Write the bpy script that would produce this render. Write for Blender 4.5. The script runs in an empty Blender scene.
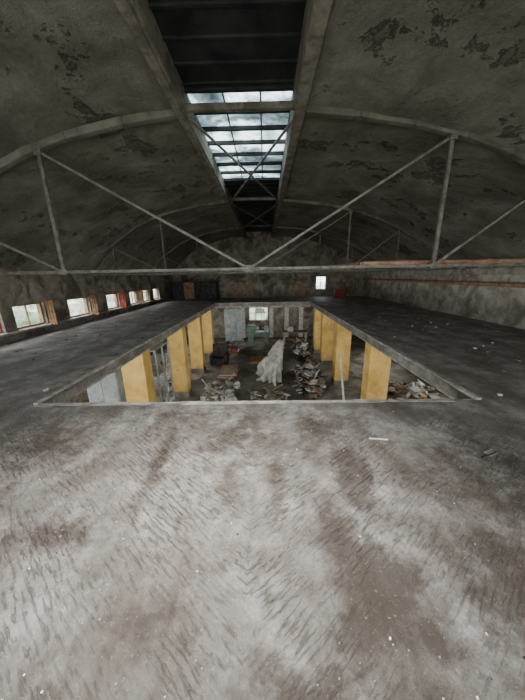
import bpy, bmesh, math, random
from mathutils import Vector, Matrix, noise
random.seed(4)
scene=bpy.context.scene
D=bpy.data

# ---------------------------------------------------------------- materials
def new_mat(name):
    m=D.materials.new(name); m.use_nodes=True
    nt=m.node_tree; b=nt.nodes['Principled BSDF']
    return m,nt,b
def ramp(nt,fac,stops):
    r=nt.nodes.new('ShaderNodeValToRGB')
    el=r.color_ramp.elements
    while len(el)>1: el.remove(el[-1])
    el[0].position=stops[0][0]; c=stops[0][1]; el[0].color=(*c,1) if len(c)==3 else c
    for p,c in stops[1:]:
        e=el.new(p); e.color=(*c,1) if len(c)==3 else c
    nt.links.new(fac,r.inputs[0]); return r.outputs[0]
def noise_n(nt,vec,scale,detail=6,rough=.6,dist=0.):
    n=nt.nodes.new('ShaderNodeTexNoise'); n.inputs['Scale'].default_value=scale
    n.inputs['Detail'].default_value=detail; n.inputs['Roughness'].default_value=rough
    n.inputs['Distortion'].default_value=dist
    nt.links.new(vec,n.inputs['Vector']); return n.outputs[0]
def mixc(nt,fac,a,b,mode='MIX'):
    m=nt.nodes.new('ShaderNodeMix'); m.data_type='RGBA'; m.blend_type=mode
    for s,v in ((m.inputs[0],fac),(m.inputs[6],a),(m.inputs[7],b)):
        if hasattr(v,'is_linked') or hasattr(v,'links'): nt.links.new(v,s)
        elif isinstance(v,(int,float)): s.default_value=v
        else: s.default_value=(*v,1)
    return m.outputs[2]
def math_n(nt,op,a,b=None,clamp=False):
    m=nt.nodes.new('ShaderNodeMath'); m.operation=op; m.use_clamp=clamp
    for i,v in enumerate((a,b)):
        if v is None: continue
        if isinstance(v,(int,float)): m.inputs[i].default_value=v
        else: nt.links.new(v,m.inputs[i])
    return m.outputs[0]
def bump(nt,b,h,strength=.4,dist=.02):
    n=nt.nodes.new('ShaderNodeBump'); n.inputs['Strength'].default_value=strength
    n.inputs['Distance'].default_value=dist
    nt.links.new(h,n.inputs['Height']); nt.links.new(n.outputs[0],b.inputs['Normal'])
def coords(nt):
    return nt.nodes.new('ShaderNodeTexCoord').outputs['Object']
def grimy(name,a,b2,scale=3,rough=.85,metal=0.,bs=.3,bd=.01,stain=None,lo=.38,hi=.62,bscale=None):
    m,nt,b=new_mat(name); v=coords(nt)
    c=ramp(nt,noise_n(nt,v,scale,8,.65,.3),[(lo,a),(hi,b2)])
    if stain:
        f=ramp(nt,noise_n(nt,v,scale*.45,7,.7,.6),[(.5,(0,0,0)),(.6,(1,1,1))])
        c=mixc(nt,f,c,stain)
    nt.links.new(c,b.inputs['Base Color'])
    b.inputs['Roughness'].default_value=rough; b.inputs['Metallic'].default_value=metal
    b.inputs['Specular IOR Level'].default_value=.25
    bump(nt,b,noise_n(nt,v,bscale or scale*5,8,.7),bs,bd)
    return m

M={}
def ceiling_mat():
    m,nt,b=new_mat('peeling_ceiling_plaster'); v=coords(nt)
    base=ramp(nt,noise_n(nt,v,.9,9,.70,.4),[(.35,(.17,.162,.135)),(.5,(.26,.25,.213)),(.65,(.38,.37,.33))])
    n2=noise_n(nt,v,1.0,12,.76,.1)
    peel=ramp(nt,n2,[(.565,(0,0,0)),(.60,(1,1,1))])
    c=mixc(nt,math_n(nt,'MULTIPLY',peel,.42),base,(.12,.105,.08))
    rim=ramp(nt,n2,[(.543,(0,0,0)),(.563,(1,1,1)),(.58,(0,0,0))])
    c=mixc(nt,math_n(nt,'MULTIPLY',rim,.4),c,(.54,.52,.47))
    n3=noise_n(nt,v,4.0,10,.75,.2)
    p2=ramp(nt,n3,[(.57,(0,0,0)),(.63,(1,1,1))])
    c=mixc(nt,math_n(nt,'MULTIPLY',p2,.45),c,(.11,.095,.072))
    n4=noise_n(nt,v,.38,7,.65)
    p3=ramp(nt,n4,[(.45,(0,0,0)),(.68,(1,1,1))])
    c=mixc(nt,math_n(nt,'MULTIPLY',p3,.5),c,(.115,.10,.075))
    nt.links.new(c,b.inputs['Base Color']); b.inputs['Roughness'].default_value=.95
    b.inputs['Specular IOR Level'].default_value=.1
    h=math_n(nt,'ADD',math_n(nt,'MULTIPLY',peel,-1.),n3)
    bump(nt,b,h,1.,.05); return m
M['ceil']=ceiling_mat()

def floor_mat():
    m,nt,b=new_mat('rough_screed'); v=coords(nt)
    sep=nt.nodes.new('ShaderNodeSeparateXYZ'); nt.links.new(v,sep.inputs[0])
    X,Y=sep.outputs[0],sep.outputs[1]
    base=ramp(nt,noise_n(nt,v,1.9,12,.74,.05),[(.36,(.20,.18,.158)),(.5,(.34,.318,.29)),(.62,(.56,.54,.51))])
    # grime dragged lengthways along the landing
    mp=nt.nodes.new('ShaderNodeMapping'); mp.inputs['Scale'].default_value=(1.9,.62,1.); nt.links.new(v,mp.inputs[0])
    soil=ramp(nt,noise_n(nt,mp.outputs[0],1.15,10,.68,.3),[(.47,(0,0,0)),(.60,(1,1,1))])
    c=mixc(nt,math_n(nt,'MULTIPLY',soil,.62),base,(.155,.125,.098))
    soil2=ramp(nt,noise_n(nt,v,3.4,12,.78,.1),[(.5,(0,0,0)),(.62,(1,1,1))])
    c=mixc(nt,math_n(nt,'MULTIPLY',soil2,.42),c,(.15,.122,.095))
    warp=noise_n(nt,v,2.6,8,.65)
    warp2=noise_n(nt,v,9,10,.75)
    spots=[(.52,2.45,.22,.40,.9),(.70,1.85,.15,.34,1.25),(.62,1.02,.28,.24,.9),(.45,.80,.2,.14,.75),(.74,.80,.055,.08,1.4),
           (-.62,.85,.15,.1,.8),(-1.35,1.3,.24,.1,.85),(-.98,2.0,.09,.42,.65),(-.35,2.4,.34,.36,.6),(.42,1.3,.13,.28,.85),
           (-2.3,2.2,.4,.4,.6),(1.9,1.7,.5,.6,.6),(.2,.62,.4,.12,.7),(-.7,2.75,.5,.15,.5),(-.3,1.75,.1,.26,.45),(1.3,.95,.35,.4,.75),(.1,1.95,.1,.5,.5)]
    tot=None
    for (sx,sy,rx,ry,st) in spots:
        dx=math_n(nt,'DIVIDE',math_n(nt,'SUBTRACT',X,sx),rx)
        dy=math_n(nt,'DIVIDE',math_n(nt,'SUBTRACT',Y,sy),ry)
        d=math_n(nt,'SQRT',math_n(nt,'ADD',math_n(nt,'MULTIPLY',dx,dx),math_n(nt,'MULTIPLY',dy,dy)))
        f=math_n(nt,'MULTIPLY',math_n(nt,'MAXIMUM',math_n(nt,'SUBTRACT',1.4,d),-.6),st)
        tot=f if tot is None else math_n(nt,'MAXIMUM',tot,f)
    tot=math_n(nt,'ADD',tot,math_n(nt,'MULTIPLY',math_n(nt,'SUBTRACT',warp,.5),2.2))
    tot=math_n(nt,'ADD',tot,math_n(nt,'MULTIPLY',math_n(nt,'SUBTRACT',warp2,.5),2.8))
    tot=math_n(nt,'MINIMUM',math_n(nt,'MAXIMUM',tot,0.),.8)
    c=mixc(nt,tot,c,(.088,.067,.05))
    sp=ramp(nt,noise_n(nt,v,30,6,.75),[(.58,(0,0,0)),(.68,(1,1,1))])
    c=mixc(nt,math_n(nt,'MULTIPLY',sp,.55),c,(.11,.09,.073))
    sp2=ramp(nt,noise_n(nt,v,44,5,.75),[(.60,(0,0,0)),(.69,(1,1,1))])
    c=mixc(nt,math_n(nt,'MULTIPLY',sp2,.5),c,(.72,.70,.67))
    # combed trowel strokes fanning either side of the centre line
    ax=math_n(nt,'ABSOLUTE',math_n(nt,'ADD',X,.12))
    u=math_n(nt,'SUBTRACT',Y,math_n(nt,'MULTIPLY',ax,.8))
    w2=math_n(nt,'ADD',ax,math_n(nt,'MULTIPLY',Y,.8))
    cmb=nt.nodes.new('ShaderNodeCombineXYZ')
    nt.links.new(math_n(nt,'MULTIPLY',u,5.),cmb.inputs[1])
    nt.links.new(math_n(nt,'MULTIPLY',w2,.75),cmb.inputs[0])
    tr=noise_n(nt,cmb.outputs[0],8,6,.68,.1)
    stroke=ramp(nt,tr,[(.38,(0,0,0)),(.47,(1,1,1))])
    msk=ramp(nt,noise_n(nt,v,1.7,7,.7),[(.40,(.05,.05,.05)),(.55,(1,1,1))])
    sm=math_n(nt,'MULTIPLY',math_n(nt,'SUBTRACT',1.,stroke),msk)
    c=mixc(nt,math_n(nt,'MULTIPLY',sm,.36),c,(.15,.13,.11))
    nt.links.new(c,b.inputs['Base Color'])
    b.inputs['Roughness'].default_value=.6; b.inputs['Specular IOR Level'].default_value=.4
    h=math_n(nt,'ADD',math_n(nt,'MULTIPLY',sm,-1.1),math_n(nt,'MULTIPLY',noise_n(nt,v,18,10,.82),2.6))
    bump(nt,b,h,1.,.028)
    return m
M['floor']=floor_mat()
M['ground']=grimy('dusty_ground_concrete',(.13,.11,.09),(.29,.26,.22),1.2,.8,0,.3,.01,(.09,.075,.06))
M['wall']=grimy('grimy_wall_plaster',(.17,.15,.12),(.36,.33,.275),1.8,.9,0,.4,.02,(.115,.095,.072))
M['wallr']=grimy('peeling_wall_plaster',(.30,.28,.235),(.56,.54,.48),2.2,.9,0,.5,.02,(.25,.215,.17),.4,.6)
M['rib']=grimy('old_concrete_rib',(.13,.124,.10),(.25,.24,.205),2,.9,0,.4,.01,(.11,.10,.075))
M['curb']=grimy('weathered_timber_curb',(.14,.13,.105),(.30,.28,.235),5,.85,0,.3,.01)
M['rod']=grimy('dull_painted_steel',(.13,.12,.10),(.26,.245,.215),9,.6,.1,.2,.004)
M['rust']=grimy('rusty_steel',(.28,.14,.08),(.50,.32,.22),7,.7,.1,.2,.004)
M['darkpanel']=grimy('dark_roof_sheet',(.018,.022,.024),(.05,.056,.056),2,.6,.1,.2,.01)
M['black']=grimy('black_rubber',(.014,.014,.015),(.05,.05,.052),5,.6)
M['white']=grimy('dusty_white_plastic',(.30,.29,.26),(.62,.61,.56),3,.5,0,.3,.01)
M['plaster']=grimy('white_debris',(.4,.38,.34),(.7,.68,.63),6,.9)
M['wood']=grimy('old_wood',(.16,.09,.045),(.36,.23,.13),4,.8)
M['card']=grimy('cardboard',(.20,.15,.10),(.36,.28,.20),4,.9)
M['blue']=grimy('pale_blue_enamel',(.24,.28,.29),(.42,.46,.46),3,.5,0,.1,.004)
M['green']=grimy('green_enamel',(.10,.17,.13),(.18,.26,.20),4,.5)
M['red']=grimy('faded_red_paint',(.22,.04,.03),(.40,.09,.07),4,.7)
M['steel']=grimy('galvanised_steel',(.30,.31,.31),(.52,.53,.52),8,.45,.3,.1,.002)
M['edge']=grimy('chipped_slab_edge',(.22,.21,.185),(.48,.46,.42),5,.9,0,.5,.02)
M['foliage']=grimy('foliage',(.40,.52,.34),(.90,.95,.86),1.6,.8,0,.8,.2,None,.35,.6)
M['grass']=grimy('grass',(.45,.5,.36),(.65,.68,.56),1.5,.9)

def column_mat():
    m,nt,b=new_mat('ochre_column_paint'); v=coords(nt)
    c=ramp(nt,noise_n(nt,v,2.2,8,.6,.3),[(.3,(.56,.33,.085)),(.5,(.76,.49,.14)),(.7,(.86,.61,.21))])
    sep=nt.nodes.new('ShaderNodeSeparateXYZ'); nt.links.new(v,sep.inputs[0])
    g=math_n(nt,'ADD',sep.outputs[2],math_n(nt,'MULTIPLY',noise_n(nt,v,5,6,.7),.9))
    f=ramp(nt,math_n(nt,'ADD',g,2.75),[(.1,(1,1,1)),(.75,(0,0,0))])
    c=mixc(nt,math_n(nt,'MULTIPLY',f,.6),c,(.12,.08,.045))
    chip=ramp(nt,noise_n(nt,v,6,8,.7),[(.62,(0,0,0)),(.66,(1,1,1))])
    c=mixc(nt,chip,c,(.30,.22,.12))
    nt.links.new(c,b.inputs['Base Color']); b.inputs['Roughness'].default_value=.65
    bump(nt,b,noise_n(nt,v,18,6,.7),.25,.006); return m
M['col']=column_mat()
def glow_mat():
    m,nt,b=new_mat('frosted_glass_daylight_glow'); v=coords(nt)
    n=noise_n(nt,v,.9,7,.65,.5)
    c=ramp(nt,n,[(.36,(.08,.10,.105)),(.48,(.24,.29,.30)),(.60,(.70,.77,.78))])
    n2=noise_n(nt,v,6,7,.7,.5)
    c=mixc(nt,ramp(nt,n2,[(.5,(0,0,0)),(.68,(.6,.6,.6))]),c,(.06,.07,.07))
    tr=nt.nodes.new('ShaderNodeBsdfTranslucent'); nt.links.new(c,tr.inputs[0])
    em=nt.nodes.new('ShaderNodeEmission'); nt.links.new(c,em.inputs[0]); em.inputs[1].default_value=.6  # emission stands in for daylight passing through the frosted panes
    ad=nt.nodes.new('ShaderNodeAddShader')
    nt.links.new(tr.outputs[0],ad.inputs[0]); nt.links.new(em.outputs[0],ad.inputs[1])
    out=[x for x in nt.nodes if x.type=='OUTPUT_MATERIAL'][0]
    nt.links.new(ad.outputs[0],out.inputs[0]); return m
M['glow']=glow_mat()

# ---------------------------------------------------------------- mesh builder
class B:
    def __init__(s,name,mats):
        s.name=name; s.bm=bmesh.new(); s.mats=mats if isinstance(mats,(list,tuple)) else [mats]
    def _mi(s,verts,mi):
        fs=set()
        for v in verts:
            for f in v.link_faces: fs.add(f)
        for f in fs: f.material_index=mi
    def box(s,a,b,mi=0,rot=None):
        a=Vector(a);b=Vector(b);c=(a+b)/2;d=b-a
        mt=Matrix.Translation(c)
        if rot: mt=mt@Matrix.Rotation(rot[2],4,'Z')@Matrix.Rotation(rot[1],4,'Y')@Matrix.Rotation(rot[0],4,'X')
        mt=mt@Matrix.Diagonal((abs(d.x),abs(d.y),abs(d.z),1))
        r=bmesh.ops.create_cube(s.bm,size=1,matrix=mt); s._mi(r['verts'],mi); return s
    def bar(s,p,q,w,h=None,mi=0,up=(0,0,1)):
        p=Vector(p);q=Vector(q);d=q-p;L=d.length; z=d.normalized()
        u=Vector(up)
        if abs(z.dot(u))>.98: u=Vector((0,1,0))
        x=u.cross(z).normalized(); y=z.cross(x)
        R=Matrix((x,y,z)).transposed().to_4x4()
        mt=Matrix.Translation((p+q)/2)@R@Matrix.Diagonal((w,h or w,L,1))
        r=bmesh.ops.create_cube(s.bm,size=1,matrix=mt); s._mi(r['verts'],mi); return s
    def cyl(s,p,q,r1,r2=None,mi=0,seg=12,cap=True):
        p=Vector(p);q=Vector(q);d=q-p
        R=d.to_track_quat('Z','Y').to_matrix().to_4x4()
        mt=Matrix.Translation((p+q)/2)@R
        r=bmesh.ops.create_cone(s.bm,cap_ends=cap,segments=seg,radius1=r1,radius2=r1 if r2 is None else r2,depth=d.length,matrix=mt)
        s._mi(r['verts'],mi); return s
    def blob(s,c,r,mi=0,amp=.35,fr=1.5,sub=3,flat=None):
        r_=bmesh.ops.create_icosphere(s.bm,subdivisions=sub,radius=1)
        c=Vector(c); r=Vector(r) if not isinstance(r,(int,float)) else Vector((r,r,r))
        for v in r_['verts']:
            d=v.co.copy()
            k=1+amp*noise.fractal(d*fr+c,1.,2.,4)
            v.co=c+Vector((d.x*r.x*k,d.y*r.y*k,d.z*r.z*k))
            if flat is not None and v.co.z<flat: v.co.z=flat
        s._mi(r_['verts'],mi); return s
    def done(s,bevel=0,smooth=False,parent=None):
        me=D.meshes.new(s.name)
        bmesh.ops.recalc_face_normals(s.bm,faces=s.bm.faces)
        s.bm.to_mesh(me); s.bm.free()
        for m in s.mats: me.materials.append(m)
        if smooth:
            for p in me.polygons: p.use_smooth=True
        o=D.objects.new(s.name,me); scene.collection.objects.link(o)
        if bevel:
            md=o.modifiers.new('bevel','BEVEL'); md.width=bevel; md.segments=2; md.limit_method='ANGLE'
        if parent: o.parent=parent
        return o

GZ=-3.05
XL,XR=-6.8,7.3
YB,YF=-3.0,20.0
HL,HR,HN,HF=-3.05,2.74,3.12,16.0   # void edges
T=.18

# ---------------------------------------------------------------- gallery slab (floor)
b=B('floor',[M['floor']])
b.box((XL,YB,-T),(XR,HN,0)); b.box((XL,HN,-T),(HL,HF,0)); b.box((HR,HN,-T),(XR,HF,0)); b.box((XL,HF,-T),(XR,YF,0))
b.done()
b=B('trim_1',[M['edge']])
def lip(p,q,n):
    p=Vector(p);q=Vector(q)
    for i in range(n):
        a=p.lerp(q,i/n); c=p.lerp(q,(i+1)/n)
        h=.025+random.uniform(-.006,.014); w=.07+random.uniform(-.015,.02)
        b.bar(a,c,w,h,0)
lip((HL,HN,.012),(HL,HF,.012),34); lip((HR,HN,.012),(HR,HF,.012),34)
lip((HL,HN,-.012),(HR,HN,-.012),18); lip((HL,HF,.012),(HR,HF,.012),18)
b.done()
b=B('trim_2',[M['edge']])
b.box((HL-.25,HN,-.24),(HL-.04,HF,-T)); b.box((HR+.04,HN,-.24),(HR+.25,HF,-T)); b.box((HL,HF+.02,-.3),(HR,HF+.25,-T))
b.done()
b=B('ground_floor',[M['ground']]); b.box((XL,YB,GZ-.2),(XR,YF,GZ)); b.done()

# ---------------------------------------------------------------- walls with openings
def wall_x(name,x0,x1,openings,zt,mat,y0=YB-.25,y1=YF+.25):
    b=B(name,[mat]); ys=sorted(set([y0,y1]+[o[0] for o in openings]+[o[1] for o in openings]))
    for a,c in zip(ys,ys[1:]):
        os=sorted([o for o in openings if o[0]<=a+1e-4 and o[1]>=c-1e-4],key=lambda o:o[2]); z=GZ-.2
        for o in os: b.box((x0,a,z),(x1,c,o[2])); z=o[3]
        b.box((x0,a,z),(x1,c,zt))
    return b.done()
def wall_y(name,y0,y1,openings,zt,mat):
    b=B(name,[mat]); xs=sorted(set([XL,XR]+[o[0] for o in openings]+[o[1] for o in openings]))
    for a,c in zip(xs,xs[1:]):
        os=sorted([o for o in openings if o[0]<=a+1e-4 and o[1]>=c-1e-4],key=lambda o:o[2]); z=GZ-.2
        for o in os: b.box((a,y0,z),(c,y1,o[2])); z=o[3]
        b.box((a,y0,z),(c,y1,zt))
    return b.done()
up=[(5.6,6.7,.26,.92),(7.05,8.1,.26,.92),(9.1,10.25,.26,.92),(11.4,12.4,.26,.92),(13.4,14.3,.26,.92),(14.9,15.75,.26,.92),(16.3,17.2,.26,.92)]
lowl=[(3.3,5.6,-2.1,-.75),(7.2,9.6,-2.1,-.75),(11.2,13.2,-2.1,-.75),(15.0,17.2,-2.1,-.75)]
wall_x('wall_left',XL-.25,XL,up+lowl,1.95,M['wall'])
lowr=[(7.6,9.6,-2.1,-.9),(12.5,14.5,-2.1,-.9)]
wall_x('wall_right',XR,XR+.25,lowr,1.95,M['wallr'])
fo=[(3.75,4.5,.5,1.45),(-1.25,.2,-1.75,-.6)]
wall_y('wall_far',YF,YF+.25,fo,4.9,M['wall'])
bo=[(-5.2,-2.0,.7,2.5),(-1.6,1.6,.7,2.9),(2.0,5.2,.7,2.5),(-4,4,-2.2,-.6)]  # unseen openings, added to let the back fill lamps in
wall_y('wall_back',YB-.25,YB,bo,4.9,M['wall'])

wi=0
def win_x(x,y0,y1,z0,z1,nm,nh=0,mt='wood'):
    global wi; wi+=1
    b=B('window_%d'%wi,[M[mt],M['wood'],M['red']]); t=.045
    for (a,c) in (((x,y0,z0),(x+.06,y1,z0+t)),((x,y0,z1-t),(x+.06,y1,z1)),((x,y0,z0+t),(x+.06,y0+t,z1-t)),((x,y1-t,z0+t),(x+.06,y1,z1-t))): b.box(a,c)
    for i in range(1,nm):
        yy=y0+(y1-y0)*i/nm; b.box((x+.01,yy-.015,z0+t),(x+.05,yy+.015,z1-t))
    for i in range(1,nh+1):
        zz=z0+(z1-z0)*i/(nh+1); b.box((x+.01,y0+t,zz-.012),(x+.05,y1-t,zz+.012))
    return b.done()
for i,o in enumerate(up): win_x(XL-.15,*o,nm=2 if i in(1,4) else 1,mt='red' if i in(0,3) else 'wood')
for o in lowl: win_x(XL-.15,*o,nm=4,nh=2,mt='steel')
for o in lowr: win_x(XR+.06,*o,nm=4,nh=2,mt='steel')
for o in fo+bo:  # back-wall frames belong to the added, unseen openings
    wi+=1; b=B('window_%d'%wi,[M['steel']]); x0,x1,z0,z1=o; y=YF+.08 if o in fo else YB-.15; t=.05
    b.box((x0,y,z0),(x1,y+.06,z0+t)).box((x0,y,z1-t),(x1,y+.06,z1)).box((x0,y,z0+t),(x0+t,y+.06,z1-t)).box((x1-t,y,z0+t),(x1,y+.06,z1-t))
    n=3 if x1-x0>1 else 2
    for i in range(1,n): xx=x0+(x1-x0)*i/n; b.box((xx-.02,y+.01,z0+t),(xx+.02,y+.05,z1-t))
    b.box((x0+t,y+.01,(z0+z1)/2-.02),(x1-t,y+.05,(z0+z1)/2+.02)); b.done()
for i,o in enumerate(up[1:5]):
    b=B('window_shutter',[M['wood'] if i!=2 else M['red']])
    y=o[1]+.04; w=.26
    for k in range(3): b.box((XL+.005+k*w/3,y,o[2]-.05),(XL+w/3*(k+1)-.004,y+.025,o[3]+.04))
    b.box((XL+.01,y-.02,o[2]+.06),(XL+w-.01,y,o[2]+.12)); b.box((XL+.01,y-.02,o[3]-.14),(XL+w-.01,y,o[3]-.08))
    b.done()
b=B('trim_3',[M['edge']]); b.box((XL,5.3,.19),(XL+.1,17.6,.25)); b.done(.01)

# ---------------------------------------------------------------- roof shell
SZ=.12
PL=[(-7.1,1.55),(-6.8,1.80),(-6.2,2.42),(-5.5,2.98),(-4.8,3.40),(-4.1,3.70),(-3.3,3.93),(-2.3,4.11),(-1.3,4.22)]
PR=[(.6,4.22),(1.6,4.13),(2.5,4.0),(3.4,3.81),(4.2,3.55),(5.0,3.2),(5.8,2.76),(6.6,2.26),(7.3,1.80),(7.6,1.55)]
def zc_at(x):
    P=PL+PR
    for (a,za),(c,zb) in zip(P,P[1:]):
        if a<=x<=c: return za+(zb-za)*(x-a)/(c-a)
    return 1.7
def roof_side(name,P):
    bm=bmesh.new(); ny=120
    def sub(P,n=6):
        out=[]
        for (a,za),(c,zb) in zip(P,P[1:]):
            for k in range(n): out.append((a+(c-a)*k/n,za+(zb-za)*k/n))
        out.append(P[-1]); return out
    Q=sub(P); rows=[]
    for j in range(ny+1):
        y=YB-.25+(YF-YB+.5)*j/ny; r=[]
        ph=((y-5.2)/5.4)%1.0; vault=.06*math.sin(math.pi*ph)
        for k,(x,z) in enumerate(Q):
            e=min(1,min(k,len(Q)-1-k)/6)
            dz=(.06*noise.fractal(Vector((x*.6,y*.5,1.)),1.,2.,4)+vault)*e
            r.append(bm.verts.new((x,y,z+dz)))
        rows.append(r)
    for j in range(ny):
        for i in range(len(Q)-1): bm.faces.new((rows[j][i],rows[j][i+1],rows[j+1][i+1],rows[j+1][i]))
    me=D.meshes.new(name); bm.to_mesh(me); bm.free(); me.materials.append(M['ceil'])
    for p in me.polygons: p.use_smooth=True
    o=D.objects.new(name,me); scene.collection.objects.link(o)
    md=o.modifiers.new('thick','SOLIDIFY'); md.thickness=.18; md.offset=1
    return o
roof_side('ceiling',PL); roof_side('ceiling',PR)
SX0,SX1=-1.3,.6
b=B('trim_4',[M['curb']])
for x,s in ((SX0,1),(SX1,-1)):
    b.box((x-.09,YB,3.98+SZ),(x+.03 if s>0 else x+.09,YF,4.5+SZ))
    b.box((x+.03*s-.03,YB,4.02+SZ),(x+.03*s+.03,YF,4.10+SZ))
b.done(.012)
sk=D.objects.new('skylight',None); scene.collection.objects.link(sk)
b=B('roof_sheets',[M['darkpanel']])
def sheets(y0,y1):
    y=y0
    while y<y1-.01:
        e=min(y+.42,y1); z=4.44+SZ+random.uniform(0,.015)
        b.box((SX0-.05,y,z),(SX1+.05,e-.012,z+.02)); b.box((SX0-.05,e-.05,z-.03),(SX1+.05,e-.012,z)); y=e
    b.box((SX0-.1,y0,4.5+SZ),(SX1+.1,y1,4.53+SZ))
sheets(2.7,5.3); sheets(9.6,YF)
b.done(parent=sk)
b=B('frosted_panes',[M['glow']])
y=5.31
while y<9.5:
    b.box((SX0,y,4.45+SZ),(SX1,min(y+.59,9.6),4.46+SZ)); y+=.605
b.done(parent=sk)
b=B('glazing_bars',[M['darkpanel']])
y=5.3
while y<9.65: b.box((SX0,y-.03,4.38+SZ),(SX1,y+.03,4.47+SZ)); y+=.605
for x in (SX0+.63,SX0+1.27): b.box((x-.012,5.3,4.43+SZ),(x+.012,9.6,4.475+SZ))
y=-2.4
while y<2.7: b.box((SX0,y-.02,4.40+SZ),(SX1,y+.02,4.46+SZ)); y+=.62
sheets(YB,-2.4)
b.done(parent=sk)

# ---------------------------------------------------------------- trusses
TZ=1.72
for ty in (5.2,10.6,16.0):
    e=D.objects.new('roof_truss',None); scene.collection.objects.link(e)
    b=B('rib',[M['rib']])
    for P in (PL[1:],PR[:-1]):
        for p,q in zip(P,P[1:]): b.bar((p[0],ty,p[1]-.03),(q[0],ty,q[1]-.03),.12,.13,0,up=(0,1,0))
    b.bar((SX0-.05,ty,4.24),(SX1+.05,ty,4.24),.10,.10,0,up=(0,1,0))
    b.done(.02,parent=e)
    b=B('rods',[M['rod']])
    cx=-.3
    b.bar((XL,ty-.03,TZ),(XR,ty-.03,TZ),.045,.045); b.bar((XL,ty+.05,TZ-.02),(XR,ty+.05,TZ-.02),.03,.03)
    tl,tr=(-3.82,ty,zc_at(-3.82)-.1),(3.15,ty,zc_at(3.15)-.1)
    for t in (tl,tr):
        b.bar(t,(t[0],ty,TZ),.06,.05); b.bar(t,(cx,ty,TZ),.04,.04)
        b.box((t[0]-.06,ty-.05,t[2]-.06),(t[0]+.06,ty+.05,t[2]+.06)); b.box((t[0]-.07,ty-.045,TZ-.05),(t[0]+.07,ty+.045,TZ+.05))
    b.box((cx-.11,ty-.05,TZ-.05),(cx+.11,ty+.05,TZ+.06))
    for t,ox in ((tl,-5.75),(tr,5.0)):
        b.bar((t[0],ty,TZ),(ox,ty,zc_at(ox)-.1),.05,.045)
        b.bar((ox,ty,zc_at(ox)-.1),(ox,ty,TZ),.045,.04)
    b.done(parent=e)
for y0,y1 in ((5.2,10.6),(10.6,16.0)):
    b=B('wind_brace',[M['rod']])
    b.bar((SX0+.08,y0+.1,4.02+SZ),(SX1-.08,y1-.1,4.02+SZ),.045,.03); b.bar((SX1-.08,y0+.1,3.98+SZ),(SX0+.08,y1-.1,3.98+SZ),.045,.03); b.done()

b=B('wall_pipe',[M['rust'],M['rod']])
b.cyl((XR-.14,2.,1.2),(XR-.14,19.9,1.2),.06,mi=0)
y=2.5
while y<19.8: b.cyl((XR-.14,y,1.2),(XR-.14,y+.07,1.2),.078); b.box((XR-.14,y,1.18),(XR,y+.04,1.22),1); y+=2.2
b.done()
b=B('overhead_pipe',[M['rust']])
b.cyl((1.9,5.42,1.78),(XR-.15,5.42,1.78),.045); b.cyl((1.9,5.42,1.78),(1.9,19.9,1.78),.04)
b.cyl((4.3,5.42,1.78),(4.4,5.42,1.78),.06); b.done()
b=B('trim_5',[M['wallr']]); b.box((XR-.12,YB,1.50),(XR,YF,1.70)); b.done(.02)

# ---------------------------------------------------------------- columns
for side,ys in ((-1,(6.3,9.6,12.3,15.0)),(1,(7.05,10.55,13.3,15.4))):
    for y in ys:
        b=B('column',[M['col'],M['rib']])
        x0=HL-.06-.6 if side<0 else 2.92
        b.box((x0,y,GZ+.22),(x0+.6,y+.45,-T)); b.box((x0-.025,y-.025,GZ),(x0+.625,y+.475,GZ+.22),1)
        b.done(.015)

# ---------------------------------------------------------------- ground-floor contents
def tarp(name,c,h,mat,seed=0):
    """sheet draped over a pile: high on the right, flowing down to the left"""
    bm=bmesh.new(); n=110; m=34; rows=[]
    for j in range(m+1):
        t=j/m; row=[]
        for i in range(n):
            a=2*math.pi*i/n; ca,sa=math.cos(a),math.sin(a)
            rx=.12+(.26 if ca>0 else .66)*t**(.95 if ca>0 else .85); ry=.35+.75*t**.9
            nz=noise.fractal(Vector((ca*1.7+seed,sa*1.7,t*2.5)),1.,2.,5)
            fold=1+(.08*math.sin(a*7+seed+4*t)+.06*math.sin(a*17+seed*2-3*t))*(.2+t)+.30*nz*(.4+t)
            z=h*((1-t)**1.1)+.18*nz*(1-t)+.10*math.sin(a*5+t*7)*(1-t)*t*2
            s=1.0 if j else .55
            row.append(bm.verts.new((c[0]+.36*(1-t)**1.2+rx*fold*ca*s,c[1]+ry*fold*sa*s,c[2]+max(z,.012))))
        rows.append(row)
    top=bm.verts.new((c[0]+.36,c[1],c[2]+h*1.0))
    for i in range(n): bm.faces.new((top,rows[0][i],rows[0][(i+1)%n]))
    for j in range(m):
        for i in range(n): bm.faces.new((rows[j][i],rows[j+1][i],rows[j+1][(i+1)%n],rows[j][(i+1)%n]))
    me=D.meshes.new(name); bm.to_mesh(me); bm.free(); me.materials.append(mat)
    for p in me.polygons: p.use_smooth=True
    o=D.objects.new(name,me); scene.collection.objects.link(o); return o
tarp('draped_plastic_sheeting',(.36,11.9,GZ),1.72,M['white'],2.6)

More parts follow.
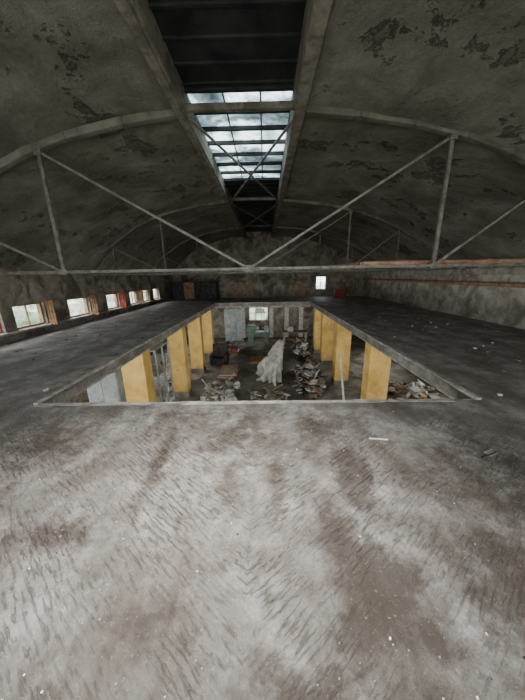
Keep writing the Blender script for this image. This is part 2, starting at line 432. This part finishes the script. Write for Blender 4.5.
def debris(name,x0,x1,y0,y1,h,n,seed,pal):
    random.seed(seed); b=B(name,[M[k] for k in pal])
    cx,cy=(x0+x1)/2,(y0+y1)/2
    b.blob((cx,cy,GZ+.02),((x1-x0)*.36,(y1-y0)*.36,h*.45),0,.5,1.6,3,GZ+.005)
    for i in range(n):
        x=random.uniform(x0+.2,x1-.2);y=random.uniform(y0+.2,y1-.2)
        d=max(0,1-max(abs(x-cx)/(x1-x0),abs(y-cy)/(y1-y0))*1.7); z=GZ+.06+h*d*random.uniform(.3,.9)
        k=random.random(); mi=random.randrange(len(pal)); ang=random.uniform(0,6.28)
        if k<.45:
            L=random.uniform(.3,.8); dx,dy=math.cos(ang)*L/2,math.sin(ang)*L/2; dz=random.uniform(-.25,.3)*min(1,(z-GZ))
            b.bar((x-dx,y-dy,max(GZ+.03,z-dz)),(x+dx,y+dy,max(GZ+.03,z+dz)),random.uniform(.04,.14),random.uniform(.02,.04),mi)
        elif k<.75:
            s=random.uniform(.06,.18); b.box((x-s,y-s*.8,z-s*.5),(x+s,y+s*.8,z+s*.5),mi,(random.uniform(-.4,.4),random.uniform(-.4,.4),ang))
        elif k<.9:
            b.blob((x,y,z),(random.uniform(.1,.22),random.uniform(.1,.22),random.uniform(.07,.16)),mi,.5,2,2,GZ+.005)
        else:
            L=random.uniform(.4,.7); b.cyl((x,y,max(z,GZ+.04)),(x+math.cos(ang)*L,y+math.sin(ang)*L,max(GZ+.04,z+random.uniform(-.2,.5))),.02,mi=mi,seg=8)
    return b.done()
debris('scrap_heap',1.25,2.45,9.0,12.7,1.0,230,3,('black','plaster','wood','steel','rib','rib','black'))
debris('rubbish_bag_heap',1.5,2.5,13.4,15.9,1.4,100,5,('black','rib','card','steel','black','plaster'))
debris('timber_debris',3.9,6.6,7.6,10.4,.6,130,6,('card','wood','rib','plaster','black','steel'))
debris('paper_litter',-2.7,-1.1,8.9,10.9,.14,90,8,('card','plaster','plaster','steel','rib'))
debris('junk_pile',-2.6,-1.6,14.4,16.4,.9,75,9,('card','black','steel','red','rib'))
debris('broken_furniture_heap',-6.2,-4.1,4.6,5.9,1.0,80,10,('rib','plaster','wood','steel','black'))
debris('rubble_scatter',-.8,1.0,8.4,10.1,.06,60,11,('ground','plaster','rib','card'))
debris('brick_debris',.35,.95,14.6,16.8,.45,50,21,('rib','wood','card','plaster'))
debris('cable_and_pipe_scrap',-4.6,-3.75,9.9,10.7,.5,40,23,('rib','steel','black','card'))
def armchair(x,y):
    b=B('armchair',[M['black']])
    b.box((x-.38,y-.36,GZ+.1),(x+.38,y+.36,GZ+.45)); b.box((x-.38,y+.2,GZ+.4),(x+.38,y+.42,GZ+1.1),0,(-.15,0,0))
    b.box((x-.46,y-.36,GZ+.1),(x-.3,y+.36,GZ+.66)); b.box((x+.3,y-.36,GZ+.1),(x+.46,y+.36,GZ+.66))
    for sx in(-.36,.36):
        for sy in(-.28,.28): b.cyl((x+sx,y+sy,GZ),(x+sx,y+sy,GZ+.12),.03)
    b.done(.05)
armchair(-2.5,13.5)
b=B('board_stack',[M['card'],M['wood'],M['plaster']]); random.seed(2)
for k in range(7):
    b.box((-2.2,11.3,GZ+.01+k*.04),(-1.4,12.7,GZ+.045+k*.04),k%3,(0,0,random.uniform(-.12,.12)))
b.done()
b=B('pallet',[M['wood']])
for k in range(6): b.box((-.9+k*.17,13.6,GZ+.11),(-.78+k*.17,14.6,GZ+.13))
for k in range(3): b.box((-.9,13.6+k*.45,GZ),(.07,13.7+k*.45,GZ+.11))
b.done()
b=B('shelving_rack',[M['steel'],M['card']])
rx0,rx1,ry0,ry1=-4.1,-3.55,8.05,9.2
for x in (rx0,rx1):
    for y in (ry0,(ry0+ry1)/2,ry1): b.box((x-.025,y-.025,GZ),(x+.025,y+.025,GZ+2.4))
for k in range(6):
    z=GZ+.15+k*.44; b.box((rx0,ry0,z),(rx1,ry1,z+.04))
    if k in(0,1,3): b.box((rx0+.08,ry0+.15+.15*k,z+.04),(rx1-.08,ry0+.5+.15*k,z+.28),1)
b.bar((rx1,ry0,GZ+.2),(rx1,ry1,GZ+2.3),.02); b.bar((rx1,ry1,GZ+.2),(rx1,ry0,GZ+2.3),.02)
b.done()
b=B('step_ladder',[M['steel']])
for dx in (0,.4): b.bar((-3.95+dx*.2,10.9+dx,GZ+.0),(-3.8+dx*.2,10.9+dx,GZ+2.3),.05,.03)
for k in range(8):
    z=GZ+.25+k*.26; b.bar((-3.93+k*.018,10.9,z),(-3.85+k*.018,11.3,z),.03,.03)
b.done()
b=B('metal_locker',[M['blue'],M['steel']])
b.box((-5.3,7.1,GZ+.08),(-4.35,7.65,GZ+2.0))
for k in range(2):
    b.box((-5.27+k*.465,7.08,GZ+.12),(-4.84+k*.465,7.1,GZ+1.96)); b.box((-4.92+k*.465,7.05,GZ+1.),(-4.89+k*.465,7.08,GZ+1.15),1)
    for j in range(4): b.box((-5.17+k*.465,7.07,GZ+1.6+j*.06),(-4.94+k*.465,7.08,GZ+1.62+j*.06),1)
for x in(-5.25,-4.4):
    for y in (7.15,7.6): b.box((x-.03,y-.03,GZ),(x+.03,y+.03,GZ+.08),1)
b.done(.008)
b=B('leaning_pole',[M['plaster']]); b.cyl((2.68,8.1,GZ+.02),(2.56,8.75,GZ+1.95),.035); b.done()
b=B('workshop_machine',[M['green'],M['steel'],M['blue']])
x,y=-.5,17.6
b.box((x-.7,y-.3,GZ),(x-.3,y+.3,GZ+.75)).box((x+.35,y-.3,GZ),(x+.7,y+.3,GZ+.75)).box((x-.8,y-.32,GZ+.75),(x+.8,y+.32,GZ+.95))
b.box((x-.75,y-.28,GZ+.95),(x-.2,y+.28,GZ+1.4)); b.cyl((x-.2,y,GZ+1.2),(x+.05,y,GZ+1.2),.14,mi=1); b.box((x+.4,y-.15,GZ+.95),(x+.7,y+.15,GZ+1.3),2)
b.cyl((x+.4,y,GZ+1.2),(x+.2,y,GZ+1.2),.05,.02,mi=1); b.done(.02)
b=B('workbench',[M['wood'],M['steel']])
b.box((1.2,17.6,GZ+.82),(2.9,18.3,GZ+.88))
for X in(1.3,2.8):
    for Y in(17.7,18.2): b.box((X-.04,Y-.04,GZ),(X+.04,Y+.04,GZ+.82),1)
b.box((1.35,17.7,GZ+.3),(2.75,18.2,GZ+.34)); b.box((1.5,17.75,GZ+.88),(1.9,18.1,GZ+1.2),1); b.done()
b=B('partition_screen',[M['blue'],M['steel']])
for k in range(3):
    x=-2.9+k*.42; b.box((x,18.6,GZ+.08),(x+.38,18.64,GZ+2.3)); b.box((x-.02,18.59,GZ),(x+.02,18.65,GZ+2.34),1)
b.box((-2.92,18.59,GZ+2.3),(-1.64,18.65,GZ+2.36),1); b.box((-1.66,18.59,GZ),(-1.62,18.65,GZ+2.34),1); b.done()
for n_,x in enumerate((-1.7,.45,1.6,2.7)):
    b=B('trim_%d'%(6+n_),[M['plaster']]); b.box((x-.16,YF-.18,GZ),(x+.16,YF,-T)); b.done(.01)
b=B('cupboard',[M['black'],M['wood']])
b.box((-6.3,18.3,0.04),(-3.3,19.2,1.25))
for k in range(4): b.box((-6.25+k*.74,18.27,.1),(-5.56+k*.74,18.3,1.2),1 if k==1 else 0)
b.box((-6.3,18.3,0),(-3.3,19.2,.04)); b.done(.01)
b=B('storage_crate',[M['red'],M['wood']])
x,y=4.7,18.0
b.box((x,y,.0),(x+.75,y+.6,.06))
for k in range(4): b.box((x,y,.08+k*.13),(x+.75,y+.03,.18+k*.13)); b.box((x,y+.57,.08+k*.13),(x+.75,y+.6,.18+k*.13)); b.box((x,y,.08+k*.13),(x+.03,y+.6,.18+k*.13)); b.box((x+.72,y,.08+k*.13),(x+.75,y+.6,.18+k*.13))
for X in(x+.03,x+.69):
    for Y in(y+.03,y+.54): b.box((X,Y,0),(X+.03,Y+.03,.6),1)
b.done()
b=B('plywood_board',[M['card'],M['wall']])
b.box((-2.6,19.9,.0),(-.9,19.94,1.0)).box((-.7,19.9,.0),(1.6,19.94,.9),1).box((1.9,19.9,.0),(3.3,19.94,1.1)); b.done()
b=B('pendant_lamp',[M['steel'],M['black']])
b.cyl((-.3,16.,1.7),(-.3,16.,-.35),.012,mi=1); b.box((-.55,15.85,-.55),(-.05,16.15,-.35)); b.box((-.6,15.8,-.58),(0,16.2,-.55)); b.done(.01)

b=B('broken_lath',[M['plaster']]); b.box((1.02,2.28,.004),(1.20,2.295,.014),0,(0,0,-.12)); b.done()
b=B('scrap_sheet',[M['rib'],M['black']])
b.box((1.98,2.04,.003),(2.1,2.1,.010),0,(0.05,0,.4)); b.bar((1.9,2.0,.01),(2.08,2.06,.02),.01,mi=1); b.done()
random.seed(12)
b=B('floor_grit',[M['plaster'],M['rib'],M['black']])
for i in range(1500):
    x=random.uniform(-3.2,3.4);y=random.uniform(.35,3.0);s=random.choice([.0015,.0025,.0035])*random.uniform(.7,1.4)*(1.6 if random.random()<.05 else 1)
    b.box((x-s,y-s*.8,.0),(x+s,y+s*.8,s*1.1),random.choice([0,1,1,1,1,2]),(0,0,random.uniform(0,3)))
for i in range(160):
    x=random.choice([random.uniform(XL+.1,HL-.15),random.uniform(HR+.15,XR-.1)]);y=random.uniform(3.2,15);s=random.uniform(.008,.03)
    b.box((x-s,y-s*.8,0),(x+s,y+s*.8,s),random.choice([0,1,1]),(0,0,random.uniform(0,3)))
b.done()

# ---------------------------------------------------------------- exterior
b=B('lawn',[M['grass']]); b.box((-60,-30,GZ-.6),(60,60,GZ-.25)); b.done()
b=B('hedge',[M['foliage']]); random.seed(7)
for i in range(16):
    b.blob((-15+random.uniform(-1.5,1.5),-2+i*2.2,GZ+1.5+random.uniform(0,.8)),(1.9,1.9,2.2+random.uniform(0,.8)),0,.7,2.2,4,GZ-.249)
b.done()
b=B('hedge',[M['foliage']])
for i in range(9):
    b.blob((-9+i*2.2,29+random.uniform(-1,1),GZ+1.4),(1.7,1.5,2.1),0,.7,2.2,3,GZ-.249)
b.done()

# ---------------------------------------------------------------- light
w=D.worlds.new('overcast'); scene.world=w; w.use_nodes=True
bg=w.node_tree.nodes['Background']; bg.inputs[0].default_value=(.92,.97,1.,1); bg.inputs[1].default_value=6.
def area(name,loc,rot,sx,sy,e,col=(1,1,1),spread=180):
    l=D.lights.new(name,'AREA'); l.shape='RECTANGLE'; l.size=sx; l.size_y=sy; l.energy=e; l.color=col; l.spread=math.radians(spread)
    o=D.objects.new(name,l); o.location=loc; o.rotation_euler=rot; scene.collection.objects.link(o); return o
R=math.radians
area('skylight_daylight',(-.5,1.1,4.85),(0,0,0),1.0,1.4,140,(1.,.975,.94),58)
for o in up: area('window_daylight',(XL-.8,(o[0]+o[1])/2,1.75),(0,R(-52),0),.7,1.0,60,(.97,.98,1))
for o in lowl: area('window_daylight',(XL-.3,(o[0]+o[1])/2,-1.4),(0,R(-90),0),1.2,2,105,(.98,1,.95))
for o in lowr: area('window_daylight',(XR+.3,(o[0]+o[1])/2,-1.4),(0,R(90),0),1.2,2,105,(.98,1,.95))
for o,e in zip(bo[:3],(55,66,55)): area('added_back_fill',((o[0]+o[1])/2,YB-.35,(o[2]+o[3])/2),(R(90),0,0),3.0,1.7,e,(1,.98,.93))  # added fill behind the camera, brightens ceiling and galleries
area('added_back_fill',(0,YB-.35,-1.4),(R(90),0,0),7.5,1.4,420,(1,.98,.93))  # added fill for the lower hall, through an invented back opening

# ---------------------------------------------------------------- camera
cam=D.cameras.new('camera'); co=D.objects.new('camera',cam); scene.collection.objects.link(co)
cam.sensor_fit='HORIZONTAL'; cam.sensor_width=36; cam.lens=36*263/525; cam.clip_start=.02; cam.clip_end=300
Rm=Matrix.Rotation(R(.76),4,'Z')@Matrix.Rotation(R(74.1),4,'X')@Matrix.Rotation(R(-1.0),4,'Z')
co.matrix_world=Matrix.Translation((0,0,1.6))@Rm
scene.camera=co
